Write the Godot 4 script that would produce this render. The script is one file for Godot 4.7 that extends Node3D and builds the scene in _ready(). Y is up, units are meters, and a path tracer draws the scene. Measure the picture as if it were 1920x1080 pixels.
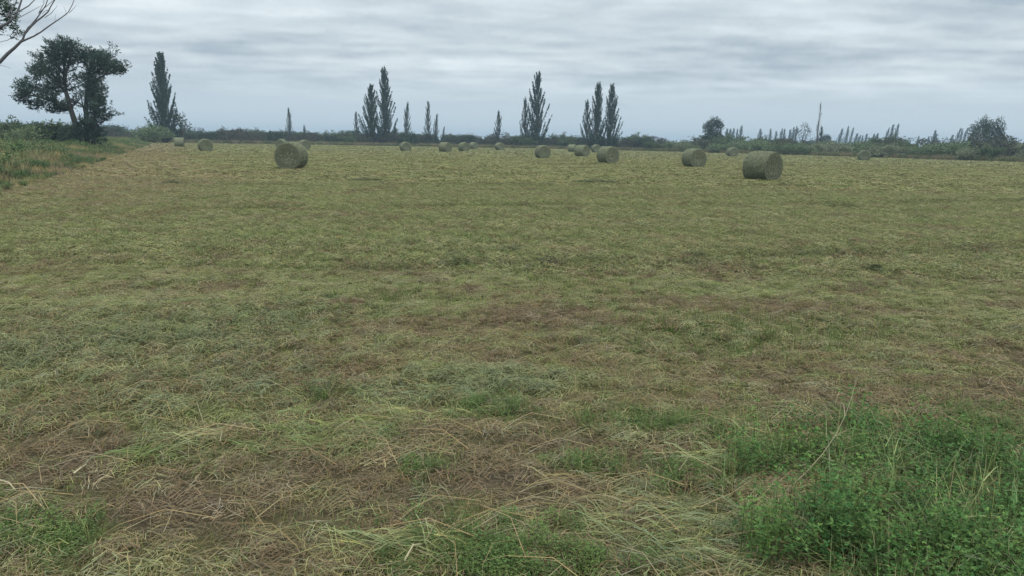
extends Node3D
# A mown hay field under an overcast sky: round bales, a rough verge with trees on one side, scrub and poplars beyond.

const EYE := 1.59          # camera height above the field
const FOCAL := 1407.0      # focal length in pixels of a 1920 wide picture
const PITCH := -11.05
const ROLL := 1.013

var cam: Camera3D
var rng := RandomNumberGenerator.new()
var na := FastNoiseLite.new()
var nb := FastNoiseLite.new()
var nc := FastNoiseLite.new()
var taken := {}
var blade_mat: StandardMaterial3D
var leaf_mat: StandardMaterial3D
var bark_mat: StandardMaterial3D
var soil_mat: StandardMaterial3D

# ---------------------------------------------------------------- mesh collector
class Soup:
	var v := PackedVector3Array()
	var n := PackedVector3Array()
	var c := PackedColorArray()
	var uv := PackedVector2Array()
	func tri(a: Vector3, b: Vector3, d: Vector3, col: Color) -> void:
		var f := (d - a).cross(b - a).normalized()
		v.append(a); v.append(b); v.append(d)
		n.append(f); n.append(f); n.append(f)
		c.append(col); c.append(col); c.append(col)
	func quad(a: Vector3, b: Vector3, d: Vector3, e: Vector3, col: Color) -> void:
		tri(a, b, d, col); tri(a, d, e, col)
	# a flat blade that bends along pts, w wide at its foot and pointed at its tip
	func blade(pts: Array, side: Vector3, w: float, col: Color) -> void:
		var k := pts.size()
		for i in range(k - 1):
			var w0: float = w * (1.0 - 0.85 * float(i) / (k - 1)) * 0.5
			var w1: float = w * (1.0 - 0.85 * float(i + 1) / (k - 1)) * 0.5
			var p: Vector3 = pts[i]
			var q: Vector3 = pts[i + 1]
			if i == k - 2:
				tri(p - side * w0, p + side * w0, q, col)
			else:
				quad(p - side * w0, p + side * w0, q + side * w1, q - side * w1, col)
	func leaf(at: Vector3, dir: Vector3, side: Vector3, long: float, wide: float, col: Color) -> void:
		var m := at + dir * long * 0.45
		tri(at, m + side * wide * 0.5, at + dir * long, col)
		tri(at, at + dir * long, m - side * wide * 0.5, col)
	func tube(pts: Array, radii: Array, sides: int, col: Color) -> void:
		var rings := []
		for i in pts.size():
			var t: Vector3 = (pts[mini(i + 1, pts.size() - 1)] - pts[maxi(i - 1, 0)]).normalized()
			var x := t.cross(Vector3(0.31, 0.2, 0.93)).normalized()
			var y := t.cross(x)
			var ring := []
			for s in sides:
				var a := TAU * s / sides
				var o := x * cos(a) + y * sin(a)
				ring.append([pts[i] + o * float(radii[i]), o])
			rings.append(ring)
		for i in pts.size() - 1:
			for s in sides:
				var e := (s + 1) % sides
				for q in [[rings[i][s], rings[i + 1][s], rings[i + 1][e]], [rings[i][s], rings[i + 1][e], rings[i][e]]]:
					for p in q:
						v.append(p[0]); n.append(p[1]); c.append(col)
	func mesh(mat: Material) -> ArrayMesh:
		var a := []
		a.resize(Mesh.ARRAY_MAX)
		a[Mesh.ARRAY_VERTEX] = v
		a[Mesh.ARRAY_NORMAL] = n
		a[Mesh.ARRAY_COLOR] = c
		if uv.size() == v.size():
			a[Mesh.ARRAY_TEX_UV] = uv
		var m := ArrayMesh.new()
		m.add_surface_from_arrays(Mesh.PRIMITIVE_TRIANGLES, a)
		m.surface_set_material(0, mat)
		return m

# ---------------------------------------------------------------- naming
func numbered(called: String) -> String:
	var k: int = taken.get(called, 0)
	taken[called] = k + 1
	return called if k == 0 else "%s_%03d" % [called, k]

func tag(o: Node3D, label: String, category: String, group := "", kind := "") -> void:
	if label: o.set_meta("label", label)
	if category: o.set_meta("category", category)
	if group: o.set_meta("group", group)
	if kind: o.set_meta("kind", kind)

func thing(called: String, label: String, category: String, at: Vector3, turn := 0.0, group := "") -> Node3D:
	var o := Node3D.new()
	o.name = numbered(called)
	add_child(o)
	o.position = at
	o.rotation.y = turn
	tag(o, label, category, group)
	return o

func part(called: String, m: Mesh, parent: Node3D) -> MeshInstance3D:
	var o := MeshInstance3D.new()
	o.name = called
	o.mesh = m
	parent.add_child(o, true)
	return o

# ---------------------------------------------------------------- places
func ray(px: float, py: float) -> Vector3:
	return cam.basis * Vector3((px - 960.0) / FOCAL, (540.0 - py) / FOCAL, -1.0)

func ground_at(px: float, py: float) -> Vector3:
	var r := ray(px, py)
	var p := Vector3(0, EYE, 0) + r * (EYE / -r.y)
	p.y = height(p.x, p.z)
	return p

func horizon(px: float) -> float:
	return 265.2 + (px - 960.0) * 0.01769

func column(px: float, d: float) -> Vector3:   # a place on the ground d metres off, in the direction of that column
	var r := ray(px, horizon(px))
	var p := r * (d / -r.z)
	return Vector3(p.x, height(p.x, p.z), p.z)

func high(px: float, py: float, d: float) -> Vector3:   # the point d metres off seen at px, py
	var r := ray(px, py)
	return Vector3(0, EYE, 0) + r * (d / -r.z)

func left_edge(d: float) -> float:
	return -14.6 - (d - 22.0) * 0.442

const FAR := [Vector2(-200, 150), Vector2(-90, 166), Vector2(-78, 170), Vector2(-20, 182), Vector2(20, 178), Vector2(40, 155), Vector2(56, 135), Vector2(68, 103), Vector2(82, 66), Vector2(110, 20), Vector2(400, -300)]
func far_edge(x: float) -> float:
	for i in FAR.size() - 1:
		if x < FAR[i + 1].x:
			var t: float = (x - FAR[i].x) / (FAR[i + 1].x - FAR[i].x)
			return lerpf(FAR[i].y, FAR[i + 1].y, t)
	return -300.0

func height(x: float, z: float) -> float:
	var d := -z
	var h := na.get_noise_2d(x * 0.9, z * 0.9) * 0.05 + nb.get_noise_2d(x, z) * 0.018 + nc.get_noise_2d(x * 0.8, z * 0.8) * 0.014
	var v := left_edge(d) - x
	if v > 0.0 and d > 0.0: h += 0.22 * smoothstep(0.0, 8.0, v)
	return h

# what grows where: filled by mix_at
var bare := 0.0
var lush := 0.0
var hay := 0.0
var track := 0.0
var row := 0.0
var dry := 0.0
var swath := 0.0
var spots := []   # [place, half width, half depth, bare, lush, hay]

func mix_at(x: float, z: float) -> void:
	var d := -z
	var n1 := na.get_noise_2d(x * 1.1, z * 1.1)
	var n2 := nb.get_noise_2d(x + 40.0, z * 1.3)
	var n3 := nc.get_noise_2d(x, z)
	bare = 0.2 * n1 + 0.48 * n2 + 0.2 * n3
	lush = -0.45 * n1 + 0.6 * nb.get_noise_2d(x - 90.0, z + 33.0) + 0.2 * n3 - 0.12
	hay = 0.5 * nb.get_noise_2d(x * 0.8 + 13.0, z * 1.1 - 71.0) + 0.35 * n3
	if d < 26.0:
		for s in spots:
			var p: Vector3 = s[0]
			var e := Vector2((x - p.x) / s[1], (z - p.z) / s[2]).length() + n3 * 0.35
			if e < 1.3:
				var k := 1.0 - smoothstep(0.45, 1.3, e)
				bare += s[3] * k * (0.65 if s[3] > 0.0 else 1.0)
				lush += s[4] * k
				hay += s[5] * k
		bare += 0.16 * (1.0 - smoothstep(4.0, 13.0, d))
	else:
		bare -= 0.15 * smoothstep(26.0, 50.0, d)
	# traces of the raked rows
	var along := (d - 0.31 * x - 27.9) / 9.1 + 0.03 * na.get_noise_2d(x * 0.5, z * 0.5)
	var off := absf(along - roundf(along)) * 9.1
	row = 0.0
	if d > 8.0 and x > left_edge(d) + 6.0:
		row = (1.0 - smoothstep(0.12, 0.42, off)) * smoothstep(-0.45, 0.15, na.get_noise_2d(x * 2.6 + 7.0, roundf(along) * 40.0))
	var v := x - left_edge(d)
	track = (1.0 - smoothstep(3.0, 9.0 + 4.0 * n1, v)) * smoothstep(12.0, 24.0, d)
	var lane := (d - 0.31 * x) * 0.36 + 0.25 * n1
	swath = 0.5 + 0.5 * sin(lane * TAU) * (0.5 + 0.5 * absf(n1)) + 0.55 * na.get_noise_2d(lane * 9.0, x * 0.15)   # passes of the mower
	swath = clampf(swath, 0.0, 1.0)
	dry = clampf(1.0 - smoothstep(4.0, 10.0, d + 3.0 * n1) + 0.8 * n2, 0.0, 1.0)   # straw and dead brown litter, more of it close to the camera
	bare = clampf(bare, 0.0, 1.0)
	lush = clampf(lush, 0.0, 1.0)
	hay = clampf(hay, 0.0, 1.0)

func n_far(x: float, z: float) -> float:
	return na.get_noise_2d(x * 0.35 - 60.0, z * 0.8)

func soil_color(x: float, z: float) -> Color:
	mix_at(x, z)
	var c := Color(0.165, 0.150, 0.075).lerp(Color(0.21, 0.21, 0.10), clampf(0.5 + n_far(x, z), 0.0, 1.0))
	c = c.lerp(Color(0.205, 0.160, 0.118), bare)
	c = c.lerp(Color(0.085, 0.095, 0.035), lush * 0.7)
	c = c.lerp(Color(0.230, 0.195, 0.110), track)
	var d := -z
	var v := left_edge(d) - x
	if v > 0.0 or d > far_edge(x):
		c = Color(0.10, 0.085, 0.05)
	return c

# ---------------------------------------------------------------- materials
func stroke_image(size: int, count: int, long: float, spread: float, lo: float, hi: float, base: float) -> Image:
	var im := Image.create(size, size, false, Image.FORMAT_RGB8)
	im.fill(Color(base, base, base))
	for k in count:
		var p := Vector2(rng.randf() * size, rng.randf() * size)
		var a := rng.randfn(0.0, spread)
		var s := Vector2(cos(a), sin(a))
		var bend := rng.randf_range(-0.02, 0.02)
		var g := rng.randf_range(lo, hi)
		var col := Color(g * rng.randf_range(0.97, 1.03), g, g * rng.randf_range(0.90, 1.0))
		for i in int(long * rng.randf_range(0.4, 1.3)):
			im.set_pixel(posmod(int(p.x), size), posmod(int(p.y), size), col)
			p += s
			s = s.rotated(bend)
	return im

func materials() -> void:
	blade_mat = StandardMaterial3D.new()
	blade_mat.vertex_color_use_as_albedo = true
	blade_mat.roughness = 0.75
	blade_mat.metallic_specular = 0.25
	blade_mat.cull_mode = BaseMaterial3D.CULL_DISABLED
	blade_mat.backlight_enabled = true
	blade_mat.backlight = Color(0.35, 0.35, 0.35)
	leaf_mat = blade_mat.duplicate()
	leaf_mat.backlight = Color(0.45, 0.45, 0.45)
	bark_mat = StandardMaterial3D.new()
	bark_mat.vertex_color_use_as_albedo = true
	bark_mat.roughness = 0.9
	bark_mat.metallic_specular = 0.2
	soil_mat = StandardMaterial3D.new()
	soil_mat.vertex_color_use_as_albedo = true
	soil_mat.roughness = 0.95
	soil_mat.metallic_specular = 0.1
	var im := stroke_image(1024, 26000, 34.0, 3.0, 0.45, 1.0, 0.62)
	soil_mat.albedo_texture = ImageTexture.create_from_image(im)
	soil_mat.uv1_triplanar = true
	soil_mat.uv1_world_triplanar = true
	soil_mat.uv1_scale = Vector3(0.55, 0.55, 0.55)
	var nt := NoiseTexture2D.new()
	nt.width = 512; nt.height = 512; nt.seamless = true
	var n := FastNoiseLite.new()
	n.seed = 5; n.frequency = 0.02; n.fractal_octaves = 5
	nt.noise = n
	soil_mat.normal_enabled = true
	nt.as_normal_map = true
	nt.bump_strength = 10.0
	soil_mat.normal_texture = nt

# ---------------------------------------------------------------- sky
func sky_picture() -> Image:
	var w := 3072
	var h := 1536
	var big := FastNoiseLite.new()
	big.seed = 21; big.noise_type = FastNoiseLite.TYPE_SIMPLEX_SMOOTH; big.frequency = 0.34; big.fractal_octaves = 5; big.fractal_gain = 0.52
	big.domain_warp_enabled = true; big.domain_warp_amplitude = 1.2; big.domain_warp_frequency = 0.3
	var fine := FastNoiseLite.new()
	fine.seed = 8; fine.noise_type = FastNoiseLite.TYPE_SIMPLEX_SMOOTH; fine.frequency = 1.8; fine.fractal_octaves = 5
	fine.domain_warp_enabled = true; fine.domain_warp_amplitude = 0.5; fine.domain_warp_frequency = 0.5
	var data := PackedFloat32Array()
	data.resize(w * h * 3)
	var low := Color(0.425, 0.505, 0.560)      # the even layer low over the horizon
	var dark := Color(0.320, 0.385, 0.440)
	var light := Color(0.595, 0.660, 0.690)
	var k := 0
	for y in h:
		var up := (0.5 - (y + 0.5) / h) * PI
		var s := sin(up)
		if up <= -0.01:
			for x in w:
				data[k] = 0.16; data[k + 1] = 0.17; data[k + 2] = 0.12
				k += 3
			continue
		var f := cos(up) / (maxf(s, 0.0) + 0.055)
		var veil := smoothstep(0.03, 0.10, s)
		var rise := 1.0 + 0.75 * smoothstep(0.15, 0.95, s)   # an overcast sky is brighter overhead
		var stretch := 1.0
		for x in w:
			var a := ((x + 0.5) / w - 0.5) * TAU
			var px := sin(a) * f
			var pz := -cos(a) * f
			var t := big.get_noise_2d(px * 0.95 + pz * 0.10, pz * 1.1) * 0.74 + fine.get_noise_2d(px * 0.75 + pz * 0.10, pz * 1.2) * 0.42 + 0.47
			t = clampf(t, 0.0, 1.15)
			var r := lerpf(dark.r, light.r, t)
			var g := lerpf(dark.g, light.g, t)
			var b := lerpf(dark.b, light.b, t)
			data[k] = lerpf(low.r, r, veil) * rise
			data[k + 1] = lerpf(low.g, g, veil) * rise
			data[k + 2] = lerpf(low.b, b, veil) * rise
			k += 3
	return Image.create_from_data(w, h, false, Image.FORMAT_RGBF, data.to_byte_array())

# ---------------------------------------------------------------- grass pieces
func unit(r: RandomNumberGenerator) -> Vector3:
	var a := r.randf() * TAU
	return Vector3(cos(a), 0, sin(a))

# short upright blades left by the mower
func tuft_mesh(blades: int, spread: float, lo: float, hi: float, w: float, lean: float) -> ArrayMesh:
	var s := Soup.new()
	for i in blades:
		var at := unit(rng) * spread * sqrt(rng.randf())
		var out := unit(rng)
		var l := rng.randf_range(lo, hi)
		var k := rng.randf() * lean
		var p1 := at + Vector3.UP * l * 0.55 + out * l * 0.25 * k
		var p2 := at + Vector3.UP * l * (1.0 - 0.45 * k) + out * l * 0.9 * k
		var g := rng.randf_range(0.6, 1.25)
		var warm := rng.randf_range(-0.12, 0.18)
		s.blade([at - Vector3.UP * 0.015, p1, p2], unit(rng), w * rng.randf_range(0.7, 1.3), Color(g * (1.0 + warm), g, g * (1.0 - warm)) * 0.8)
	return s.mesh(blade_mat)

# cut grass lying loosely across itself
func litter_mesh(blades: int, spread: float, lo: float, hi: float, w: float, lift: float, order := 3.0) -> ArrayMesh:
	var s := Soup.new()
	for i in blades:
		var mid := unit(rng) * spread * sqrt(rng.randf()) + Vector3.UP * lift * rng.randf()
		var a := rng.randfn(0.0, order)
		var dir := Vector3(cos(a), rng.randfn(0.0, 0.16), sin(a))
		var l := rng.randf_range(lo, hi)
		var bow := Vector3(-sin(a), 0, cos(a)) * rng.randf_range(-0.22, 0.22) * l
		var arch := Vector3.UP * rng.randf_range(0.0, 0.14) * l
		var side := Vector3(-sin(a), rng.randf_range(-0.7, 0.7), cos(a)).normalized()
		var g := rng.randf_range(0.6, 1.25)
		var warm := rng.randf_range(-0.10, 0.16)
		s.blade([mid - dir * l * 0.5, mid - dir * l * 0.12 + bow * 0.8 + arch, mid + dir * l * 0.25 + bow * 0.6 + arch * 0.6, mid + dir * l * 0.5], side, w * rng.randf_range(0.7, 1.2), Color(g * (1.0 + warm), g, g * (1.0 - warm)) * 0.8)
	return s.mesh(blade_mat)

# long arching blades
func tall_mesh(blades: int, spread: float, lo: float, hi: float, w: float, droop: float) -> ArrayMesh:
	var s := Soup.new()
	for i in blades:
		var at := unit(rng) * spread * sqrt(rng.randf())
		var out := (unit(rng) + at * (1.0 / maxf(spread, 0.01))).normalized()
		var l := rng.randf_range(lo, hi)
		var k := rng.randf() * droop
		var pts := [at]
		for j in range(1, 5):
			var t := j / 4.0
			pts.append(at + Vector3.UP * l * (t - 0.45 * k * t * t) + out * l * (0.12 * t + 0.75 * k * t * t))
		var g := rng.randf_range(0.65, 1.25)
		var warm := rng.randf_range(-0.12, 0.2)
		s.blade(pts, Vector3(-out.z, 0, out.x), w * rng.randf_range(0.6, 1.2), Color(g * (1.0 + warm), g, g * (1.0 - warm)) * 0.8)
	return s.mesh(blade_mat)

# lucerne: thin stems with small leaflets in threes
func lucerne_mesh(stems: int, spread: float, lo: float, hi: float, leaf_long: float) -> ArrayMesh:
	var s := Soup.new()
	for i in stems:
		var at := unit(rng) * spread * sqrt(rng.randf())
		var out := unit(rng)
		var l := rng.randf_range(lo, hi)
		var k := rng.randf_range(0.1, 0.6)
		var tone := rng.randf_range(0.6, 1.35)
		var pts := []
		for j in 5:
			var t := j / 4.0
			pts.append(at + Vector3.UP * l * (t - 0.25 * k * t * t) + out * l * 0.7 * k * t * t)
		s.blade(pts, Vector3(-out.z, 0, out.x), 0.004, Color(0.9, 0.95, 0.8) * tone * 0.75)
		for j in range(2, 13):
			var t := j / 12.0
			var base := at + Vector3.UP * l * (t - 0.25 * k * t * t) + out * l * 0.7 * k * t * t
			var o := unit(rng)
			var node := base + (o + Vector3.UP * 0.6) * 0.022
			for m in 3:
				var dir := (o.rotated(Vector3.UP, (m - 1) * 0.9) + Vector3.UP * rng.randf_range(-0.3, 0.6)).normalized()
				var side := dir.cross(Vector3.UP + unit(rng) * 0.5).normalized()
				var g := tone * rng.randf_range(0.75, 1.2)
				s.leaf(node, dir, side, leaf_long * rng.randf_range(0.7, 1.2), leaf_long * 0.45, Color(g * rng.randf_range(0.85, 1.1), g, g * rng.randf_range(0.8, 1.1)) * 0.8)
	return s.mesh(blade_mat)

# many copies of one piece: [place, turn, size, height factor, colour]
class Patch:
	var buf := PackedFloat32Array()
	var count := 0
	func add(p: Vector3, turn: float, size: float, tall: float, c: Color) -> void:
		var co := cos(turn) * size
		var si := sin(turn) * size
		buf.append_array(PackedFloat32Array([co, 0.0, si, p.x, 0.0, size * tall, 0.0, p.y, -si, 0.0, co, p.z, c.r, c.g, c.b, 1.0]))
		count += 1

func scatter(called: String, patch: Patch, m: Mesh, label: String, category: String) -> void:
	if patch.count == 0: return
	var mm := MultiMesh.new()
	mm.transform_format = MultiMesh.TRANSFORM_3D
	mm.use_colors = true
	mm.mesh = m
	mm.instance_count = patch.count
	mm.buffer = patch.buf
	var o := MultiMeshInstance3D.new()
	o.multimesh = mm
	o.name = numbered(called)
	add_child(o)
	tag(o, label, category, "", "stuff")

const GREEN := Color(0.230, 0.305, 0.105)
const DEEP := Color(0.085, 0.165, 0.045)
const OLIVE := Color(0.350, 0.380, 0.170)
const STRAW := Color(0.335, 0.275, 0.155)
const PALE := Color(0.420, 0.375, 0.240)
const GREY := Color(0.240, 0.275, 0.150)
const DEAD := Color(0.225, 0.165, 0.110)

func tint(c: Color) -> Color:
	var g := rng.randf_range(0.8, 1.2)
	return Color(c.r * g * rng.randf_range(0.94, 1.06), c.g * g, c.b * g * rng.randf_range(0.9, 1.1))

func litter_color() -> Color:
	var c := OLIVE.lerp(STRAW, rng.randf() * 0.4)
	if rng.randf() < swath * 0.5: c = c.lerp(PALE, 0.45)
	elif rng.randf() < 0.35: c = c.lerp(GREEN, 0.7)
	if rng.randf() < hay: c = c.lerp(GREY, 0.85)
	elif rng.randf() < dry * 0.65: c = STRAW.lerp(DEAD, rng.randf() * 0.8)
	if rng.randf() < bare * 1.3: c = STRAW.lerp(DEAD, sqrt(rng.randf()))
	if rng.randf() < track * 0.6: c = STRAW.lerp(PALE if rng.randf() < 0.75 else DEAD, rng.randf())
	if rng.randf() < 0.04: c = PALE
	if rng.randf() < row * 0.6: c = Color(0.19, 0.205, 0.10)
	return tint(c)

func tuft_color() -> Color:
	var c := GREEN.lerp(OLIVE, rng.randf() * 0.9)
	if rng.randf() < lush: c = c.lerp(DEEP, 0.75)
	if rng.randf() < bare * 0.6 + track * 0.6: c = OLIVE.lerp(STRAW, rng.randf())
	return tint(c)

func field_grass() -> void:
	# band: from, to, tufts and litter per square metre
	var bands := [
		[1.7, 9.0, 200.0, 330.0, tuft_mesh(16, 0.045, 0.025, 0.075, 0.0034, 1.2), litter_mesh(26, 0.07, 0.035, 0.12, 0.0030, 0.032)],
		[9.0, 28.0, 100.0, 120.0, tuft_mesh(16, 0.075, 0.03, 0.08, 0.006, 1.2), litter_mesh(24, 0.11, 0.05, 0.15, 0.0055, 0.045)],
		[28.0, 75.0, 16.0, 18.0, tuft_mesh(26, 0.26, 0.02, 0.06, 0.014, 1.3), litter_mesh(30, 0.30, 0.08, 0.22, 0.012, 0.035)],
		[75.0, 190.0, 3.2, 3.6, tuft_mesh(44, 0.75, 0.02, 0.06, 0.032, 1.3), litter_mesh(44, 0.85, 0.12, 0.35, 0.026, 0.03)],
	]
	for b in bands:
		var tp := Patch.new()
		var lp := Patch.new()
		var d0: float = b[0]
		var d1: float = b[1]
		var area := 0.745 * (d1 * d1 - d0 * d0) + 3.0 * (d1 - d0)
		for kind in 2:
			var total := int(area * b[2 + kind])
			for i in total:
				# even over the wedge
				var d := sqrt(lerpf(d0 * d0, d1 * d1, rng.randf()))
				var x := rng.randf_range(-1.0, 1.0) * (0.745 * d + 1.5)
				if x < left_edge(d) - 0.4 or d > far_edge(x): continue
				if d < 28.0 and nc.get_noise_2d(x * 2.6 + 5.0, -d * 2.6) < rng.randf_range(-0.45, 0.1): continue   # it lies in small clumps
				mix_at(x, -d)
				var p := Vector3(x, height(x, -d), -d)
				if kind == 0:
					if rng.randf() < bare * 0.85 + 0.5 * track + 0.4 * (swath - 0.5): continue
					tp.add(p, rng.randf() * TAU, rng.randf_range(0.75, 1.25), 1.0 + 0.9 * lush, tuft_color())
				else:
					if rng.randf() < bare * 0.42: continue
					lp.add(p, rng.randf() * TAU, rng.randf_range(0.75, 1.25), 1.0 + 1.5 * hay + 0.7 * row, litter_color())
		scatter("mown_grass", tp, b[4], "short green and olive stubble of the mown hay field", "grass")
		scatter("hay_litter", lp, b[5], "dry cut grass lying loose over the mown field", "hay")
	# longer straws, curved and lying, thick near the camera's end of the field
	var longs := litter_mesh(5, 0.16, 0.16, 0.42, 0.0030, 0.05)
	var sp := Patch.new()
	for i in 1700:
		var d := lerpf(1.8, 9.5, rng.randf() * rng.randf())
		var x := rng.randf_range(-1.0, 1.0) * (0.745 * d + 1.5)
		mix_at(x, -d)
		if rng.randf() < 0.35 + hay: sp.add(Vector3(x, height(x, -d) + 0.01, -d), rng.randf() * TAU, rng.randf_range(0.7, 1.2), 1.0, tint(STRAW.lerp(PALE, rng.randf() * 0.7).lerp(GREY, 0.6 * hay)))
	scatter("long_straw", sp, longs, "long pale straws lying curved over the near stubble", "straw")
	# swept hanks of half dry grass, all laid one way
	var hank := litter_mesh(26, 0.10, 0.12, 0.30, 0.0034, 0.05, 0.45)
	var hp := Patch.new()
	var hanks := [[640, 815, 0.55, 0.22, 0.30, GREEN], [560, 850, 0.35, 0.18, 0.35, GREEN], [300, 865, 0.30, 0.16, 0.45, GREEN], [370, 840, 0.25, 0.16, 0.5, OLIVE], [940, 718, 0.55, 0.30, 0.1, GREY], [800, 745, 0.7, 0.28, 0.1, GREY], [760, 780, 0.5, 0.2, 0.15, OLIVE], [1180, 1010, 0.55, 0.2, -0.1, OLIVE], [1150, 960, 0.4, 0.2, 0.1, STRAW], [720, 1050, 0.6, 0.15, 0.1, OLIVE], [1320, 1000, 0.4, 0.3, 0.4, GREY], [1260, 1050, 0.4, 0.15, 0.0, GREY], [1350, 870, 0.3, 0.25, 0.5, OLIVE]]
	for q in hanks:
		var at := ground_at(q[0], q[1])
		for i in int(20.0 * q[2] * q[3] / 0.12):
			var x: float = at.x + rng.randfn(0.0, 0.42) * q[2]
			var z: float = at.z + rng.randfn(0.0, 0.42) * q[3]
			hp.add(Vector3(x, height(x, z) + 0.005, z), q[4] + rng.randfn(0.0, 0.6), rng.randf_range(0.6, 1.1), rng.randf_range(0.5, 1.1), tint(Color(q[5]).lerp(OLIVE, rng.randf() * 0.4)))
	scatter("swept_grass", hp, hank, "hanks of long cut grass swept flat over the stubble", "hay")

func in_lush(p: Vector3) -> float:   # the uncut corner: 1 inside, 0 outside
	var a := ground_at(1885, 1015)
	var e := Vector2((p.x - a.x) / 0.92, (p.z - a.z) / 0.98).length() + nc.get_noise_2d(p.x * 0.8, p.z * 0.8) * 0.55
	return 1.0 - smoothstep(0.86, 1.08, e)

func uncut_corner() -> void:
	var luc := [lucerne_mesh(8, 0.09, 0.07, 0.22, 0.017), lucerne_mesh(6, 0.07, 0.06, 0.18, 0.014)]
	var a := ground_at(1885, 1015)
	for variant in 2:
		var p := Patch.new()
		for i in 900:
			var x := a.x + rng.randf_range(-1.9, 2.2)
			var z := a.z + rng.randf_range(-1.9, 1.9)
			var q := Vector3(x, height(x, z), z)
			var k := in_lush(q)
			if rng.randf() > k: continue
			p.add(q, rng.randf() * TAU, lerpf(0.55, 1.15, k) * rng.randf_range(0.7, 1.2), rng.randf_range(0.6, 1.4), tint(Color(0.060, 0.150, 0.045).lerp(Color(0.13, 0.22, 0.065), rng.randf())))
		# smaller clumps elsewhere along the near edge
		for q in [[960, 1040, 0.30, 0.12], [900, 1060, 0.25, 0.1], [1010, 1070, 0.3, 0.08], [30, 1020, 0.25, 0.15], [1090, 880, 0.10, 0.10], [1240, 800, 0.30, 0.12], [920, 768, 0.22, 0.14], [600, 742, 0.12, 0.10], [1280, 905, 0.15, 0.12], [790, 890, 0.1, 0.08], [1880, 815, 0.25, 0.25]]:
			var c := ground_at(q[0], q[1])
			for i in int(34.0 * q[2] * q[3] / 0.03):
				var x: float = c.x + rng.randfn(0.0, 0.8) * q[2]
				var z: float = c.z + rng.randfn(0.0, 0.9) * q[3]
				p.add(Vector3(x, height(x, z), z), rng.randf() * TAU, rng.randf_range(0.30, 0.6), rng.randf_range(0.7, 1.0), tint(Color(0.13, 0.20, 0.065)))
		scatter("lucerne_growth", p, luc[variant], "uncut dark green lucerne growing in the corner of the field", "lucerne")
	var tg := tall_mesh(15, 0.06, 0.18, 0.46, 0.0052, 1.1)
	var gp := Patch.new()
	for i in 2200:
		var x := a.x + rng.randf_range(-2.0, 2.2)
		var z := a.z + rng.randf_range(-1.9, 1.9)
		var q := Vector3(x, height(x, z), z)
		var k := in_lush(q)
		if rng.randf() > k * 0.9: continue
		gp.add(q, rng.randf() * TAU, rng.randf_range(0.6, 1.15), rng.randf_range(0.6, 1.0), tint(Color(0.12, 0.24, 0.065).lerp(OLIVE if rng.randf() < 0.75 else PALE, rng.randf())))
	var top := litter_mesh(7, 0.14, 0.12, 0.36, 0.0036, 0.10)
	var tp := Patch.new()
	for i in 230:
		var x := a.x + rng.randf_range(-2.0, 2.2)
		var z := a.z + rng.randf_range(-1.9, 1.9)
		var k := in_lush(Vector3(x, 0, z))
		if rng.randf() > k: continue
		tp.add(Vector3(x, height(x, z) + rng.randf_range(0.05, 0.16) * k, z), rng.randf() * TAU, rng.randf_range(0.7, 1.1), 1.0, tint(Color(0.20, 0.29, 0.11).lerp(PALE, rng.randf() * rng.randf())))
	scatter("fallen_blades", tp, top, "light green blades fallen across the top of the lucerne", "grass")
	scatter("tall_grass", gp, tg, "long arching grass blades standing among the dark green lucerne", "grass")

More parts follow.
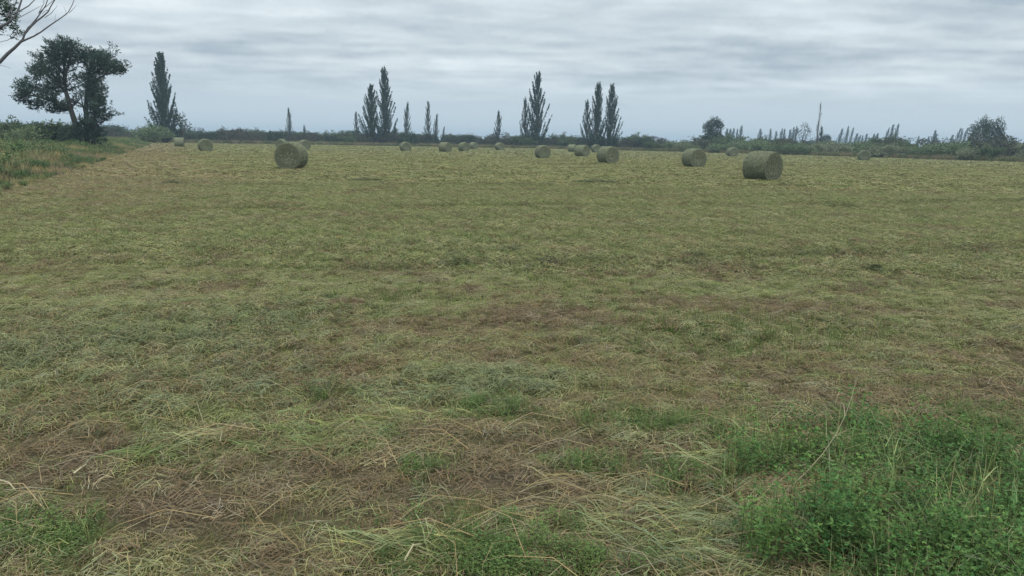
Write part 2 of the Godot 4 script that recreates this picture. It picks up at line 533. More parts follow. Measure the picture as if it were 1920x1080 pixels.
# ---------------------------------------------------------------- single stalks and lumps of hay
func stalks() -> void:
	# base, tip seen at, bow, thickness, label
	var list := [
		[1440, 950, 1608, 705, 0.05, 0.0055, "longest pale grass stalk leaning out of the uncut green corner", PALE],
		[1660, 890, 1676, 692, 0.02, 0.0035, "thin dry stalk standing straight above the lucerne beside the brown soil", STRAW],
		[1632, 985, 1668, 790, 0.03, 0.0055, "green grass stalk with a bent top rising from the lucerne", Color(0.25, 0.33, 0.13)],
		[1700, 1030, 1815, 820, -0.04, 0.004, "fine green stalk slanting over the grass clump in the lucerne", Color(0.22, 0.30, 0.11)],
		[1740, 1010, 1850, 850, 0.04, 0.004, "yellowish stalk slanting beside the fine green one", OLIVE],
		[1590, 960, 1655, 800, -0.03, 0.0035, "slim green stalk crossing the lucerne beside the longest pale stalk", Color(0.2, 0.28, 0.1)],
		[1850, 1060, 1915, 960, 0.05, 0.004, "drooping green stalk at the edge of the uncut corner", Color(0.22, 0.30, 0.11)],
	]
	for q in list:
		var b := ground_at(q[0], q[1])
		var tip := high(q[2], q[3], -b.z + 0.05)
		var o := thing("grass_stalk", q[6], "grass stalk", b, 0.0, "stalks standing in the uncut corner")
		var s := Soup.new()
		var e := tip - b
		var pts := []
		var radii := []
		for j in 8:
			var t := j / 7.0
			pts.append(e * t + Vector3(q[4], 0, 0.03) * sin(t * PI) * 1.2 - Vector3.UP * 0.01 * (1.0 - t))
			radii.append(float(q[5]) * 0.5 * (1.0 - 0.7 * t))
		s.tube(pts, radii, 5, q[7])
		part("stem", s.mesh(bark_mat), o)
		var l := Soup.new()
		for j in [2, 4, 5]:
			var p: Vector3 = pts[j]
			var out := unit(rng)
			l.blade([p, p + out * 0.04 + e.normalized() * 0.05, p + out * 0.10 + e.normalized() * 0.05], Vector3(-out.z, 0, out.x), 0.005, q[7])
		part("leaf_blade", l.mesh(blade_mat), o)
	# straws lying on the ground: points on the ground
	var lying := [
		[[[860, 1022], [930, 985], [990, 950], [1040, 940]], "long tan straw lying bent across the bare patch", STRAW, 0.006],
		[[[872, 1030], [950, 985], [1010, 965]], "second tan straw lying alongside the long bent one", PALE, 0.004],
		[[[480, 1000], [530, 968], [565, 955], [600, 930]], "kinked straw lying over the brown stubble", STRAW, 0.006],
		[[[758, 1082], [775, 1058], [800, 1045]], "bright broad straw blade beside the lucerne sprigs", PALE, 0.011],
		[[[1665, 980], [1715, 1020], [1745, 1055], [1755, 1080]], "pale curved straw lying over the lucerne", PALE, 0.006],
		[[[1310, 975], [1370, 950], [1420, 905], [1450, 880]], "tan straw running up into the uncut green corner", STRAW, 0.005],
		[[[140, 912], [155, 905], [163, 890]], "curled pale dead leaf on dry stubble", PALE, 0.016],
		[[[0, 925], [20, 935], [32, 940]], "short pale chip of straw beside dark stubble", PALE, 0.012],
		[[[370, 770], [378, 800], [385, 815]], "thin pale straw lying pointed to the far bales", PALE, 0.004],
		[[[0, 1050], [60, 1035], [130, 1060]], "greyish straw lying bowed in the grey green hay", GREY, 0.005],
		[[[1190, 1000], [1230, 992], [1285, 990], [1300, 985]], "thin straw lying level along the swept hay", PALE, 0.004],
		[[[525, 665], [545, 655], [560, 650]], "small straw lying on the mown grass farther out", STRAW, 0.006],
	]
	for q in lying:
		var b := ground_at(q[0][0][0], q[0][0][1])
		var o := thing("loose_straw", q[1], "straw", b, 0.0, "single straws lying on the field")
		var s := Soup.new()
		var pts := []
		for k in q[0].size():
			var p := ground_at(q[0][k][0], q[0][k][1])
			pts.append(p - b + Vector3.UP * (0.045 + 0.015 * sin(k * 2.1)))
		var fine := []
		for k in pts.size() - 1:
			for j in 3:
				fine.append(pts[k].lerp(pts[k + 1], j / 3.0))
		fine.append(pts[-1])
		var radii := []
		for k in fine.size():
			radii.append(float(q[3]) * 0.42 * (1.0 - 0.6 * k / fine.size()))
		s.tube(fine, radii, 5, q[2])
		part("stem", s.mesh(bark_mat), o)
	# lumps of raked hay left between the rows
	var lumps := [
		[855, 495, 62, 1.0, "dark green lump of leftover hay on the open stubble", Color(0.13, 0.16, 0.085)],
		[1030, 492, 34, 0.8, "small dark lump of hay beside the larger green one", Color(0.10, 0.11, 0.075)],
		[1302, 484, 52, 0.5, "low dark strip of hay between the round lump and the long streak", Color(0.14, 0.16, 0.08)],
		[1530, 482, 70, 0.45, "long low streak of raked hay past the dark strip", Color(0.17, 0.19, 0.09)],
		[1642, 508, 26, 0.7, "little dark hay lump near the long low streak", Color(0.10, 0.12, 0.06)],
		[815, 530, 60, 0.5, "grey weathered hay lump in front of the green one", Color(0.28, 0.26, 0.15)],
		[650, 574, 70, 0.55, "brown heap of dead grass edging a bare patch", Color(0.24, 0.19, 0.12)],
		[882, 288, 9, 2.2, "pale lump of hay beside the middle distance bales", Color(0.42, 0.42, 0.30)],
		[1580, 390, 60, 0.6, "thin dark row of raked hay before the large bale", Color(0.13, 0.14, 0.07)],
		[960, 470, 40, 0.4, "flat greenish hay lump behind the dark green one", Color(0.17, 0.19, 0.10)],
		[330, 345, 60, 0.7, "dark clods of raked hay along the row near the track", Color(0.13, 0.14, 0.07)],
		[690, 340, 70, 0.7, "broken dark row of raked hay in front of the single bale", Color(0.13, 0.15, 0.075)],
		[1120, 343, 90, 0.7, "long broken row of raked hay in mid field", Color(0.13, 0.15, 0.075)],
	]
	for q in lumps:
		var at := ground_at(q[0], q[1])
		var w: float = q[2] / FOCAL * -at.z
		var o := thing("hay_lump", q[4], "hay", at, rng.randf_range(-0.2, 0.2), "lumps of hay left on the field")
		var s := Soup.new()
		for i in 800:
			var u := rng.randf_range(-1.0, 1.0)
			var e := unit(rng)
			var p := Vector3(u * w * 0.5, 0.0, e.z * w * 0.22)
			p.y = 0.02 + 0.5 * minf(w, 0.6) * q[3] * (1.0 - u * u) * (1.0 - absf(e.z)) * rng.randf()
			var a := rng.randfn(0.0, 0.8)
			var dir := Vector3(cos(a), rng.randfn(0.0, 0.3), sin(a)).normalized()
			var l := rng.randf_range(0.08, 0.22) * clampf(w, 0.6, 1.6)
			s.blade([p - dir * l * 0.5, p + Vector3.UP * 0.02, p + dir * l * 0.5], dir.cross(Vector3.UP + unit(rng)).normalized(), 0.006 * clampf(-at.z / 12.0, 0.7, 3.0), tint(q[5]))
		part("heap", s.mesh(blade_mat), o)

# ---------------------------------------------------------------- bales
var hay_side: StandardMaterial3D
var hay_end: StandardMaterial3D

func bale_parts(seed_: int) -> Array:
	rng.seed = seed_
	var R := 0.69
	var W := 1.22
	var off := rng.randf() * 50.0
	var side := SurfaceTool.new()
	side.begin(Mesh.PRIMITIVE_TRIANGLES)
	side.set_smooth_group(0)
	var A := 72
	var B := 16
	var place := func(a: float, t: float, inset: float) -> Vector3:   # a round the roll, t -1..1 across it
		var r := R * (1.0 + 0.035 * na.get_noise_2d(a * 40.0 + off, t * 9.0) + 0.04 * nc.get_noise_2d(a * 6.0 + off, t * 3.0))
		r -= 0.05 * pow(absf(t), 7.0) + inset
		var p := Vector3(t * W * 0.5, sin(a) * r, cos(a) * r)
		var low := -R * 0.90
		if p.y < low + 0.10: p.y = low + 0.10 - 0.10 * (1.0 - exp(-(low + 0.10 - p.y) / 0.10))
		p.z *= 1.0 + 0.05 * smoothstep(0.0, -0.6, p.y)
		p.y += R * 0.90 - 0.01
		return p
	for i in A:
		for j in B:
			var q := []
			for e in [[0, 0], [1, 0], [1, 1], [0, 1]]:
				var a: float = TAU * (i + e[0]) / A
				var t: float = -1.0 + 2.0 * (j + e[1]) / B
				q.append([place.call(TAU * ((i + e[0]) % A) / A, t, 0.0), Vector2(a / TAU * 6.0, t)])
			for k in [0, 2, 1, 0, 3, 2]:
				side.set_uv(q[k][1])
				side.add_vertex(q[k][0])
	side.generate_normals()
	side.set_material(hay_side)
	var out := [side.commit()]
	for s in [-1.0, 1.0]:
		var en := SurfaceTool.new()
		en.begin(Mesh.PRIMITIVE_TRIANGLES)
		en.set_smooth_group(0)
		var rim := []
		var centre := Vector3(0, R * 0.88, 0)
		var K := 22
		var point := func(i: int, k: int) -> Vector3:
			var a := TAU * (i % A) / A
			var edge: Vector3 = place.call(a, s, 0.0)
			var f := float(k) / K
			var p := Vector3(edge.x, lerpf(centre.y, edge.y, f), lerpf(centre.z, edge.z, f))
			# rolled layers: ridges that wind outwards, the middle a little sunk
			var turn := f * 5.2 + a / TAU
			if i >= A: turn -= 0.0
			var ridge := pow(0.5 + 0.5 * cos((turn - floorf(turn)) * TAU), 2.0) if k > 1 else 0.4
			p.x += s * (0.014 * ridge * smoothstep(1.0, 0.85, f) * (0.6 + nc.get_noise_2d(p.y * 2.0 - off, p.z * 2.0)) - 0.05 * (1.0 - smoothstep(0.2, 0.65, f)) + 0.035 * nc.get_noise_2d(p.y * 3.0 + off, p.z * 3.0) * (1.0 - f * f))
			return p
		for i in A:
			for k in K:
				var q := [[point.call(i, k), Vector2(i * 8.0 / A, k * 0.5 / K)], [point.call(i + 1, k), Vector2((i + 1) * 8.0 / A, k * 0.5 / K)], [point.call(i + 1, k + 1), Vector2((i + 1) * 8.0 / A, (k + 1) * 0.5 / K)], [point.call(i, k + 1), Vector2(i * 8.0 / A, (k + 1) * 0.5 / K)]]
				for m in ([0, 2, 1, 0, 3, 2] if s > 0.0 else [0, 1, 2, 0, 2, 3]):
					en.set_uv(q[m][1])
					en.add_vertex(q[m][0])
		en.generate_normals()
		en.set_material(hay_end)
		out.append(en.commit())
	# straw ends that stick out all over
	var st := Soup.new()
	for i in 4200:
		var a := rng.randf() * TAU
		var t := rng.randf_range(-1.0, 1.0)
		var p: Vector3
		var nrm: Vector3
		if i % 3 == 0:
			var s := 1.0 if rng.randf() < 0.5 else -1.0
			var f := sqrt(rng.randf())
			var e: Vector3 = place.call(a, s, 0.0)
			p = Vector3(e.x - s * 0.015, lerpf(R * 0.88, e.y, f), e.z * f)
			nrm = Vector3(s, 0, 0)
		else:
			p = place.call(a, t, 0.0)
			nrm = Vector3(0, sin(a), cos(a))
		if p.y < 0.01: continue
		var along := nrm.cross(unit(rng) + Vector3.UP * 0.5).normalized()
		var l := rng.randf_range(0.05, 0.20)
		var g := rng.randf_range(0.55, 1.35)
		st.blade([p - along * l * 0.5, p + nrm * 0.012, p + along * l * 0.4 + nrm * rng.randf_range(0.005, 0.06)], along.cross(nrm + unit(rng) * 0.4).normalized(), 0.010, Color(0.310 * g, 0.335 * g, 0.230 * g * rng.randf_range(0.8, 1.1)))
	for i in 500:   # loose hay shed round the foot
		var e := unit(rng)
		var p := Vector3(e.x * rng.randf_range(0.2, 0.85), 0.02 + 0.05 * rng.randf(), e.z * rng.randf_range(0.45, 0.85))
		var along := (unit(rng) + Vector3.UP * rng.randf_range(-0.1, 0.4)).normalized()
		var g := rng.randf_range(0.6, 1.2)
		st.blade([p, p + along * 0.08, p + along * rng.randf_range(0.12, 0.22)], along.cross(Vector3.UP + e * 0.5).normalized(), 0.010, Color(0.30 * g, 0.31 * g, 0.18 * g))
	out.append(st.mesh(blade_mat))
	return out

func bales() -> void:
	hay_side = StandardMaterial3D.new()
	hay_side.albedo_color = Color(0.420, 0.455, 0.320).linear_to_srgb()
	hay_side.albedo_texture = ImageTexture.create_from_image(stroke_image(512, 7000, 60.0, 0.6, 0.35, 1.0, 0.62))
	hay_side.heightmap_enabled = true
	hay_side.heightmap_texture = hay_side.albedo_texture
	hay_side.heightmap_scale = 3.0
	hay_side.roughness = 0.9
	hay_side.metallic_specular = 0.15
	hay_end = hay_side.duplicate()
	hay_end.albedo_color = Color(0.360, 0.395, 0.290).linear_to_srgb()
	var kinds := []
	for k in 4: kinds.append(bale_parts(300 + k))
	# column, foot, height in the picture, turn of the end from the camera's direction (degrees, right positive)
	var near := "round hay bales on the mown field"
	var list := [
		[1433, 337, 54, 53, "largest round hay bale, rolled side and one end showing, alone on stubble"],
		[545, 316, 49, -19, "large round hay bale with ringed end, two small bales close behind it"],
		[1303, 311, 35, 30, "round hay bale standing between the largest bale and the three bales by poplars"],
		[1141, 306, 31, 36, "round hay bale in front of the triple poplar group"],
		[1018, 295, 25.5, 18, "round hay bale in front of the tall poplar with a short one beside"],
		[1092, 293, 21.5, 50, "round hay bale seen side on beside the one before the triple poplars"],
		[384, 283, 24, 8, "round hay bale with its end squarely to the viewer near the track"],
		[335, 274, 18, 84, "round hay bale seen flat from the side below the broad poplar"],
		[570, 280, 18.5, 22, "small bale behind the large ringed bale, nearer the poplar sapling stub"],
		[527, 277, 17, -22, "small bale behind the large ringed bale, half hidden by its top"],
		[760, 283, 18, 18, "round hay bale in front of the slim single poplar past the twin poplars"],
		[835, 285, 18.5, 45, "round hay bale in front of the pair of slim poplars"],
		[870, 284, 17, 30, "round hay bale touching the view of a smaller one, scrub behind"],
		[888, 279.5, 13, 42, "smallest far bale half behind another in front of scrub"],
		[937, 281, 14.5, 30, "small far bale in front of the lone forked young poplar"],
		[1074, 284.5, 15, 62, "small far bale partly behind the side on bale"],
		[1118, 284.5, 15, 20, "small far bale just behind the one before the triple poplars"],
		[1374, 293, 17.5, 25, "small far bale beside the round dark tree's scrub"],
		[1622, 300, 20, 10, "round hay bale at the far edge against pale scrub"],
	]
	var k := 0
	for q in list:
		var d: float = EYE * FOCAL / (q[1] - horizon(q[0]))
		var dh: float = 1.353 * FOCAL / q[2]
		d = lerpf(d, dh, 0.5 if q[2] > 20 else 0.75)
		var at := column(q[0], d)
		var face := atan2(-at.z, -at.x) # direction to the camera, from +x towards +z
		# local +x is the end that shows; right of the viewer is the clockwise sense seen from above
		var ang := -face + deg_to_rad(q[3])
		var o := thing("hay_bale", q[4], "hay bale", at, ang, near)
		var m: Array = kinds[k % 4]
		part("rolled_side", m[0], o)
		part("end_face", m[1], o)
		part("end_face", m[2], o)
		var st := part("straw_fringe", m[3], o)
		st.set_meta("kind", "stuff")
		var size := rng.randf_range(0.97, 1.03)
		o.scale = Vector3(size, size, size)
		k += 1

# ---------------------------------------------------------------- trees
func poplar_meshes(seed_: int, wide: float, branches: int, thin: float, leafless := 0.0) -> Array:
	rng.seed = seed_
	var H := 18.0
	var wood := Soup.new()
	var crown := Soup.new()
	var bark := Color(0.15, 0.14, 0.12)
	var tp := []
	var tr := []
	var sway := unit(rng) * 0.25
	for i in 9:
		var t := i / 8.0
		tp.append(Vector3(0, -0.3 + t * H * 0.97, 0) + sway * sin(t * 4.0) * t)
		tr.append(0.26 * (1.0 - 0.93 * t) + 0.012)
	wood.tube(tp, tr, 6, bark)
	for i in branches:
		var g0 := lerpf(0.06, 1.0, pow((i + rng.randf()) / branches, 0.95))   # how high the tip comes
		var az := Vector3.RIGHT.rotated(Vector3.UP, i * 2.39996 + rng.randf_range(-0.4, 0.4))
		# the outline: wide low down, a long taper, single shoots proud of it
		var reach := wide * H * 0.5 * lerpf(0.45, 1.0, smoothstep(0.02, 0.24, g0)) * pow(1.0 - g0 * 0.97, 0.8) * 1.25 * rng.randf_range(0.25, 1.2) + 0.20
		var rise := reach * rng.randf_range(1.7, 2.4) + 0.9
		rise = minf(rise, H * g0 - 0.1)
		var h0 := H * g0 - rise
		var f := h0 / H
		var p0 := Vector3(0, h0, 0) + sway * sin(h0 / H * 4.0) * h0 / H
		var pts := []
		for j in 5:
			var t := j / 4.0
			pts.append(p0 + Vector3.UP * rise * t + az * reach * pow(t, 0.8))
		wood.tube(pts, [0.055 * (1.1 - f), 0.04 * (1.1 - f), 0.03 * (1.1 - f), 0.02, 0.01], 4, bark)
		if rng.randf() < leafless: continue
		var n := int((13.0 + rise * 13.5) * thin)
		var tone := rng.randf_range(0.8, 1.25)
		for c in n:
			var t := lerpf(0.10, 1.05, pow(rng.randf(), 0.85))
			var w := 0.11 * (1.25 - 0.85 * t)
			var at := p0 + Vector3.UP * rise * t + az * reach * pow(t, 0.8) + Vector3(rng.randfn(0, w), rng.randfn(0, 0.15), rng.randfn(0, w))
			for m in 5:
				var dir := (Vector3.UP * rng.randf_range(0.4, 1.5) + az * 0.4 + unit(rng) * 0.7).normalized()
				var side := dir.cross(unit(rng) + Vector3.UP * 0.2).normalized()
				var g := tone * rng.randf_range(0.7, 1.25)
				crown.leaf(at + unit(rng) * 0.05, dir, side, rng.randf_range(0.15, 0.27), rng.randf_range(0.075, 0.13), Color(0.064 * g, 0.112 * g, 0.088 * g))
	return [wood.mesh(bark_mat), crown.mesh(leaf_mat)]

func put_tree(called: String, m: Array, at: Vector3, size: Vector3, turn: float, lean: float, label: String, category: String, group := "") -> Node3D:
	var o := thing(called, label, category, at, 0.0, group)
	o.basis = Basis(Vector3(0, 0, 1), -lean) * Basis(Vector3.UP, turn) * Basis.from_scale(size)
	part("trunk", m[0], o)
	part("crown", m[1], o)
	return o

# limbs that fork again and again; ends are collected for the leaves
func limb(wood: Soup, p: Vector3, dir: Vector3, long: float, r: float, depth: int, up: float, ends: Array, bark: Color) -> void:
	var pts := [p]
	var radii := [r]
	var q := p
	var d := dir
	for j in 4:
		d = (d + Vector3(rng.randfn(0, 0.16), rng.randfn(0, 0.10) + up * 0.1, rng.randfn(0, 0.16))).normalized()
		q += d * long / 4.0
		pts.append(q)
		radii.append(r * (1.0 - 0.13 * (j + 1)))
		if depth <= 1: ends.append([q, d])
	wood.tube(pts, radii, 6 if r > 0.05 else 4, bark)
	if depth == 0: return
	for j in rng.randi_range(2, 3):
		var nd := (d + Vector3(rng.randfn(0, 0.55), rng.randfn(0, 0.35) + up * 0.2, rng.randfn(0, 0.55))).normalized()
		limb(wood, pts[rng.randi_range(2, 4)], nd, long * rng.randf_range(0.55, 0.8), r * 0.5, depth - 1, up, ends, bark)

# leaf sprays spread through a rounded volume, thicker towards its skin
func spray(crown: Soup, at: Vector3, r: Vector3, count: int, long: float, wide: float, col: Color, up := 0.6, clump := 6) -> void:
	for i in count:
		var u := Vector3(rng.randfn(), rng.randfn(), rng.randfn()).normalized()
		var k := pow(rng.randf(), 0.45) * (1.0 + 0.12 * rng.randfn())
		var p := at + u * r * k
		var tone := rng.randf_range(0.7, 1.25)
		var main := (u + Vector3.UP * up + Vector3(rng.randfn(), rng.randfn(), rng.randfn()) * 0.35).normalized()
		for m in clump:
			var dir := (main + Vector3(rng.randfn(), rng.randfn(), rng.randfn()) * 0.45).normalized()
			var side := dir.cross(unit(rng) + Vector3.UP * 0.3).normalized()
			var g := tone * rng.randf_range(0.8, 1.2)
			crown.leaf(p + main * long * rng.randf_range(-0.8, 0.8) + unit(rng) * long * 0.35, dir, side, long * rng.randf_range(0.7, 1.3), wide * rng.randf_range(0.7, 1.2), Color(col.r * g, col.g * g, col.b * g))

func bush_meshes(seed_: int, h: float, w: float, col: Color, leafy: float, long := 0.16) -> Array:
	rng.seed = seed_
	var wood := Soup.new()
	var crown := Soup.new()
	var ends := []
	for i in 7:
		var dir := (Vector3.UP * 1.1 + unit(rng) * w / h).normalized()
		limb(wood, unit(rng) * 0.2 - Vector3.UP * 0.15, dir, h * 0.5, 0.045, 2, 0.3, ends, Color(0.11, 0.095, 0.08))
	for e in ends:
		if rng.randf() < leafy: spray(crown, e[0], Vector3(0.34, 0.28, 0.34), 5, long, long * 0.5, col, 0.6, 5)
	for i in int(9 * leafy):
		var a := unit(rng)
		spray(crown, Vector3(a.x * w * 0.32, h * rng.randf_range(0.22, 0.62), a.z * w * 0.32), Vector3(w * 0.24, h * 0.24, w * 0.24), int(70 * leafy), long, long * 0.5, col * rng.randf_range(0.8, 1.2), 0.6, 5)
	if crown.v.is_empty(): spray(crown, Vector3(0, h * 0.6, 0), Vector3(w * 0.4, h * 0.3, w * 0.4), 30, long, long * 0.4, col)
	return [wood.mesh(bark_mat), crown.mesh(leaf_mat)]

func double_tree() -> void:
	rng.seed = 77
	var d := 70.0
	var foot := column(172, d)
	var o := thing("spreading_tree", "large dark tree with two crowns, one domed and one umbrella shaped", "tree", foot)
	var loc := func(px: float, py: float, deep: float) -> Vector3: return high(px, py, d) - foot + Vector3(0, 0, deep)
	var wood := Soup.new()
	var bark := Color(0.060, 0.056, 0.052)
	# the stems and main limbs, as seen from the field
	var stems := [
		[[[150, 290, 0], [146, 240, 0.2], [136, 205, 0.3], [124, 170, 0.1], [118, 140, -0.2], [120, 100, 0]], 0.30],
		[[[136, 208, 0.3], [110, 190, 0.8], [85, 182, 1.2], [60, 178, 1.0], [45, 185, 0.8]], 0.15],
		[[[128, 180, 0.1], [105, 160, -0.8], [85, 135, -1.0], [75, 120, -0.8]], 0.13],
		[[[122, 160, 0], [135, 130, 0.8], [145, 100, 1.0]], 0.11],
		[[[138, 212, 0.3], [120, 205, -0.9], [98, 205, -1.2], [72, 200, -1.2]], 0.10],
		[[[166, 292, 0], [158, 240, -0.3], [155, 200, -0.5], [160, 165, -0.3], [168, 135, 0], [172, 110, 0]], 0.26],
		[[[160, 165, -0.3], [185, 150, 0.3], [205, 140, 0.6], [228, 135, 0.8]], 0.11],
		[[[165, 145, 0], [185, 125, -0.8], [205, 110, -1.0]], 0.09],
		[[[178, 292, 0.4], [182, 240, 0.5], [185, 205, 0.6], [180, 170, 0.5]], 0.2],
		[[[184, 215, 0.6], [195, 205, 1.0], [203, 178, 1.0]], 0.07],
		[[[183, 240, 0.5], [195, 228, 0.2], [208, 222, 0.0]], 0.06],
		[[[157, 225, -0.3], [145, 180, -0.6], [140, 160, -0.6]], 0.07],
	]
	var ends := []
	for s in stems:
		var pts := []
		var radii := []
		for i in s[0].size():
			pts.append(loc.call(float(s[0][i][0]), float(s[0][i][1]), float(s[0][i][2])))
			radii.append(s[1] * (1.0 - 0.72 * i / (s[0].size() - 1)))
		wood.tube(pts, radii, 7, bark)
		for i in range(1, pts.size()):
			for k in 3:
				limb(wood, pts[i], (Vector3(rng.randfn(), 0.5 + 0.5 * rng.randf(), rng.randfn())).normalized(), rng.randf_range(0.8, 1.5), radii[i] * 0.35 + 0.01, 1, 0.3, ends, bark)
	part("trunk", wood.mesh(bark_mat), o)
	var crown := Soup.new()
	var col := Color(0.050, 0.083, 0.062)
	var m := d / FOCAL
	# blobs: column, row, half width, half height in picture units, offset towards the viewer, sprays
	var blobs := [
		[108, 92, 24, 20, 0.0, 190], [132, 86, 18, 14, 0.7, 110], [90, 112, 20, 20, -0.6, 150], [122, 112, 22, 16, 0.6, 160], [142, 105, 11, 14, -0.5, 60], [96, 138, 22, 16, 0.9, 150], [75, 132, 16, 16, 0.3, 100],
		[62, 165, 20, 16, 0.8, 130], [46, 182, 12, 12, 0.4, 70], [88, 165, 20, 14, -0.8, 120], [60, 196, 18, 10, -0.5, 80], [100, 185, 18, 12, 1.0, 90], [95, 205, 22, 7, -1.0, 70], [120, 200, 16, 9, 0.5, 60], [45, 150, 6, 8, 0.0, 14], [104, 152, 12, 14, -0.3, 60],
		[172, 108, 22, 14, 0.0, 150], [195, 112, 22, 14, 0.7, 150], [216, 126, 17, 12, 0.2, 120], [229, 132, 8, 8, 0.2, 40], [188, 128, 22, 12, -0.7, 120], [160, 108, 9, 10, 0.5, 40],
		[177, 150, 18, 20, 0.4, 150], [180, 178, 20, 22, 0.3, 190], [169, 176, 10, 18, -0.4, 60], [184, 208, 17, 20, 0.4, 140], [176, 236, 18, 18, 0.3, 120], [197, 192, 8, 14, 0.8, 40], [200, 223, 8, 4, 0.2, 18], [162, 250, 22, 18, 0.6, 110], [190, 255, 14, 16, 0.4, 80],
		[136, 250, 14, 16, 0.8, 60], [145, 265, 22, 14, 0.9, 90], [150, 232, 8, 10, -0.8, 16],
	]
	for b in blobs:
		spray(crown, loc.call(float(b[0]), float(b[1]), float(b[4])), Vector3(b[2] * m, b[3] * m, minf(b[2], b[3]) * m * 1.25), int(b[5] * 1.5), 0.20, 0.065, col * rng.randf_range(0.85, 1.2), 0.9, 7)
	for e in ends:
		if rng.randf() < 0.5: spray(crown, e[0], Vector3(0.2, 0.2, 0.2), 2, 0.2, 0.065, col, 0.8, 6)
	part("crown", crown.mesh(leaf_mat), o)

func bare_tree() -> void:
	rng.seed = 31
	var d := 25.0
	var foot := column(-260, d)
	var o := thing("dead_tree", "half dead grey tree reaching leafless branches over the verge", "tree", foot)
	var loc := func(px: float, py: float, deep: float) -> Vector3: return high(px, py, d) - foot + Vector3(0, 0, deep)
	var wood := Soup.new()
	var bark := Color(0.135, 0.135, 0.145)
	var list := [
		[[[-262, 345], [-258, 290], [-240, 220], [-200, 170], [-150, 120]], [0.26, 0.24, 0.21, 0.18, 0.16], 0.0],
		[[[-205, 180], [-120, 168], [-50, 150], [0, 116], [14, 101], [28, 89], [42, 75]], [0.13, 0.11, 0.09, 0.065, 0.062, 0.054, 0.045], 0.0],
		[[[42, 76], [46, 64], [56, 52], [68, 40], [80, 31], [90, 22], [95, 12], [106, -6], [112, -30]], [0.042, 0.036, 0.032, 0.03, 0.028, 0.024, 0.02, 0.016, 0.01], 0.0],
		[[[40, 78], [52, 73], [64, 68], [78, 60], [92, 50], [104, 42], [118, 33], [130, 24], [138, 10], [145, -8]], [0.04, 0.034, 0.03, 0.027, 0.024, 0.021, 0.018, 0.015, 0.012, 0.008], 0.1],
		[[[47, 62], [52, 52], [57, 47], [66, 36], [74, 24], [83, 10], [88, -6], [94, -25]], [0.034, 0.03, 0.026, 0.024, 0.02, 0.017, 0.014, 0.01], -0.1],
		[[[90, 22], [88, 18], [80, 22], [76, 26]], [0.012, 0.010, 0.008, 0.005], -0.1],
		[[[84, 33], [98, 25], [106, 18], [113, 12]], [0.012, 0.010, 0.007, 0.004], 0.2],
		[[[130, 24], [138, 17], [145, 11]], [0.010, 0.007, 0.004], 0.1],
		[[[124, 29], [124, 20], [121, 12]], [0.007, 0.005, 0.003], 0.1],
		[[[72, 25], [84, 12], [96, 0], [104, -12]], [0.014, 0.012, 0.009, 0.006], -0.2],
		[[[72, 25], [84, 7], [86, -10]], [0.012, 0.009, 0.006], 0.15],
		[[[44, 61], [34, 63], [28, 69], [18, 76], [0, 81], [-20, 84]], [0.015, 0.014, 0.012, 0.010, 0.008, 0.005], 0.2],
		[[[30, 69], [42, 70], [52, 60]], [0.006, 0.005, 0.003], 0.2],
		[[[-150, 120], [-90, 90], [-40, 66], [4, 42], [15, 30], [20, 14], [24, -8], [26, -40]], [0.14, 0.11, 0.08, 0.05, 0.042, 0.036, 0.03, 0.02], -0.6],
		[[[15, 30], [24, 24], [32, 17], [42, 8], [50, -5], [58, -22]], [0.03, 0.027, 0.024, 0.02, 0.016, 0.01], -0.6],
		[[[16, 38], [24, 37], [34, 29], [46, 20], [56, 12], [64, 5]], [0.017, 0.014, 0.012, 0.010, 0.007, 0.004], -0.5],
		[[[12, 34], [14, 20], [18, 8], [20, -12], [16, -40]], [0.026, 0.024, 0.022, 0.018, 0.012], -0.6],
		[[[-10, 122], [10, 124], [28, 129]], [0.009, 0.007, 0.004], 0.3],
		[[[-200, 170], [-260, 110], [-300, 30], [-310, -60]], [0.16, 0.13, 0.10, 0.06], 0.4],
		[[[-150, 120], [-140, 40], [-120, -60], [-90, -140]], [0.12, 0.10, 0.07, 0.04], 0.5],
		[[[8, 108], [14, 104], [26, 97]], [0.006, 0.005, 0.003], 0.1],
		[[[62, 69], [70, 62], [72, 55]], [0.006, 0.004, 0.003], 0.1],
		[[[104, 42], [104, 34], [107, 27]], [0.005, 0.004, 0.003], 0.1],
	]
	for s in list:
		var pts := []
		for i in s[0].size():
			pts.append(loc.call(float(s[0][i][0]), float(s[0][i][1]), float(s[2]) * i / s[0].size()))
		wood.tube(pts, s[1].map(func(e): return e * 0.85), 7, bark)
	part("trunk", wood.mesh(bark_mat), o)
	var crown := Soup.new()
	var m := d / FOCAL
	for b in [[-4, 26, 12, 22, -0.6, 170], [-20, 0, 22, 20, -0.4, 200], [6, 52, 6, 10, -0.6, 24], [17, 56, 4, 4, -0.6, 10], [2, 66, 4, 4, -0.6, 8], [-40, 40, 24, 24, -0.5, 200], [-90, 10, 40, 36, -0.2, 260], [-130, -60, 50, 50, 0.4, 300], [-90, -130, 50, 40, 0.5, 260], [-300, 20, 50, 50, 0.4, 300], [-310, -60, 50, 40, 0.4, 260], [6, 6, 5, 8, -0.6, 14]]:
		spray(crown, loc.call(float(b[0]), float(b[1]), float(b[4])), Vector3(b[2] * m, b[3] * m, b[2] * m), int(b[5]), 0.075, 0.028, Color(0.055, 0.095, 0.055), 0.1, 5)
	part("crown", crown.mesh(leaf_mat), o)

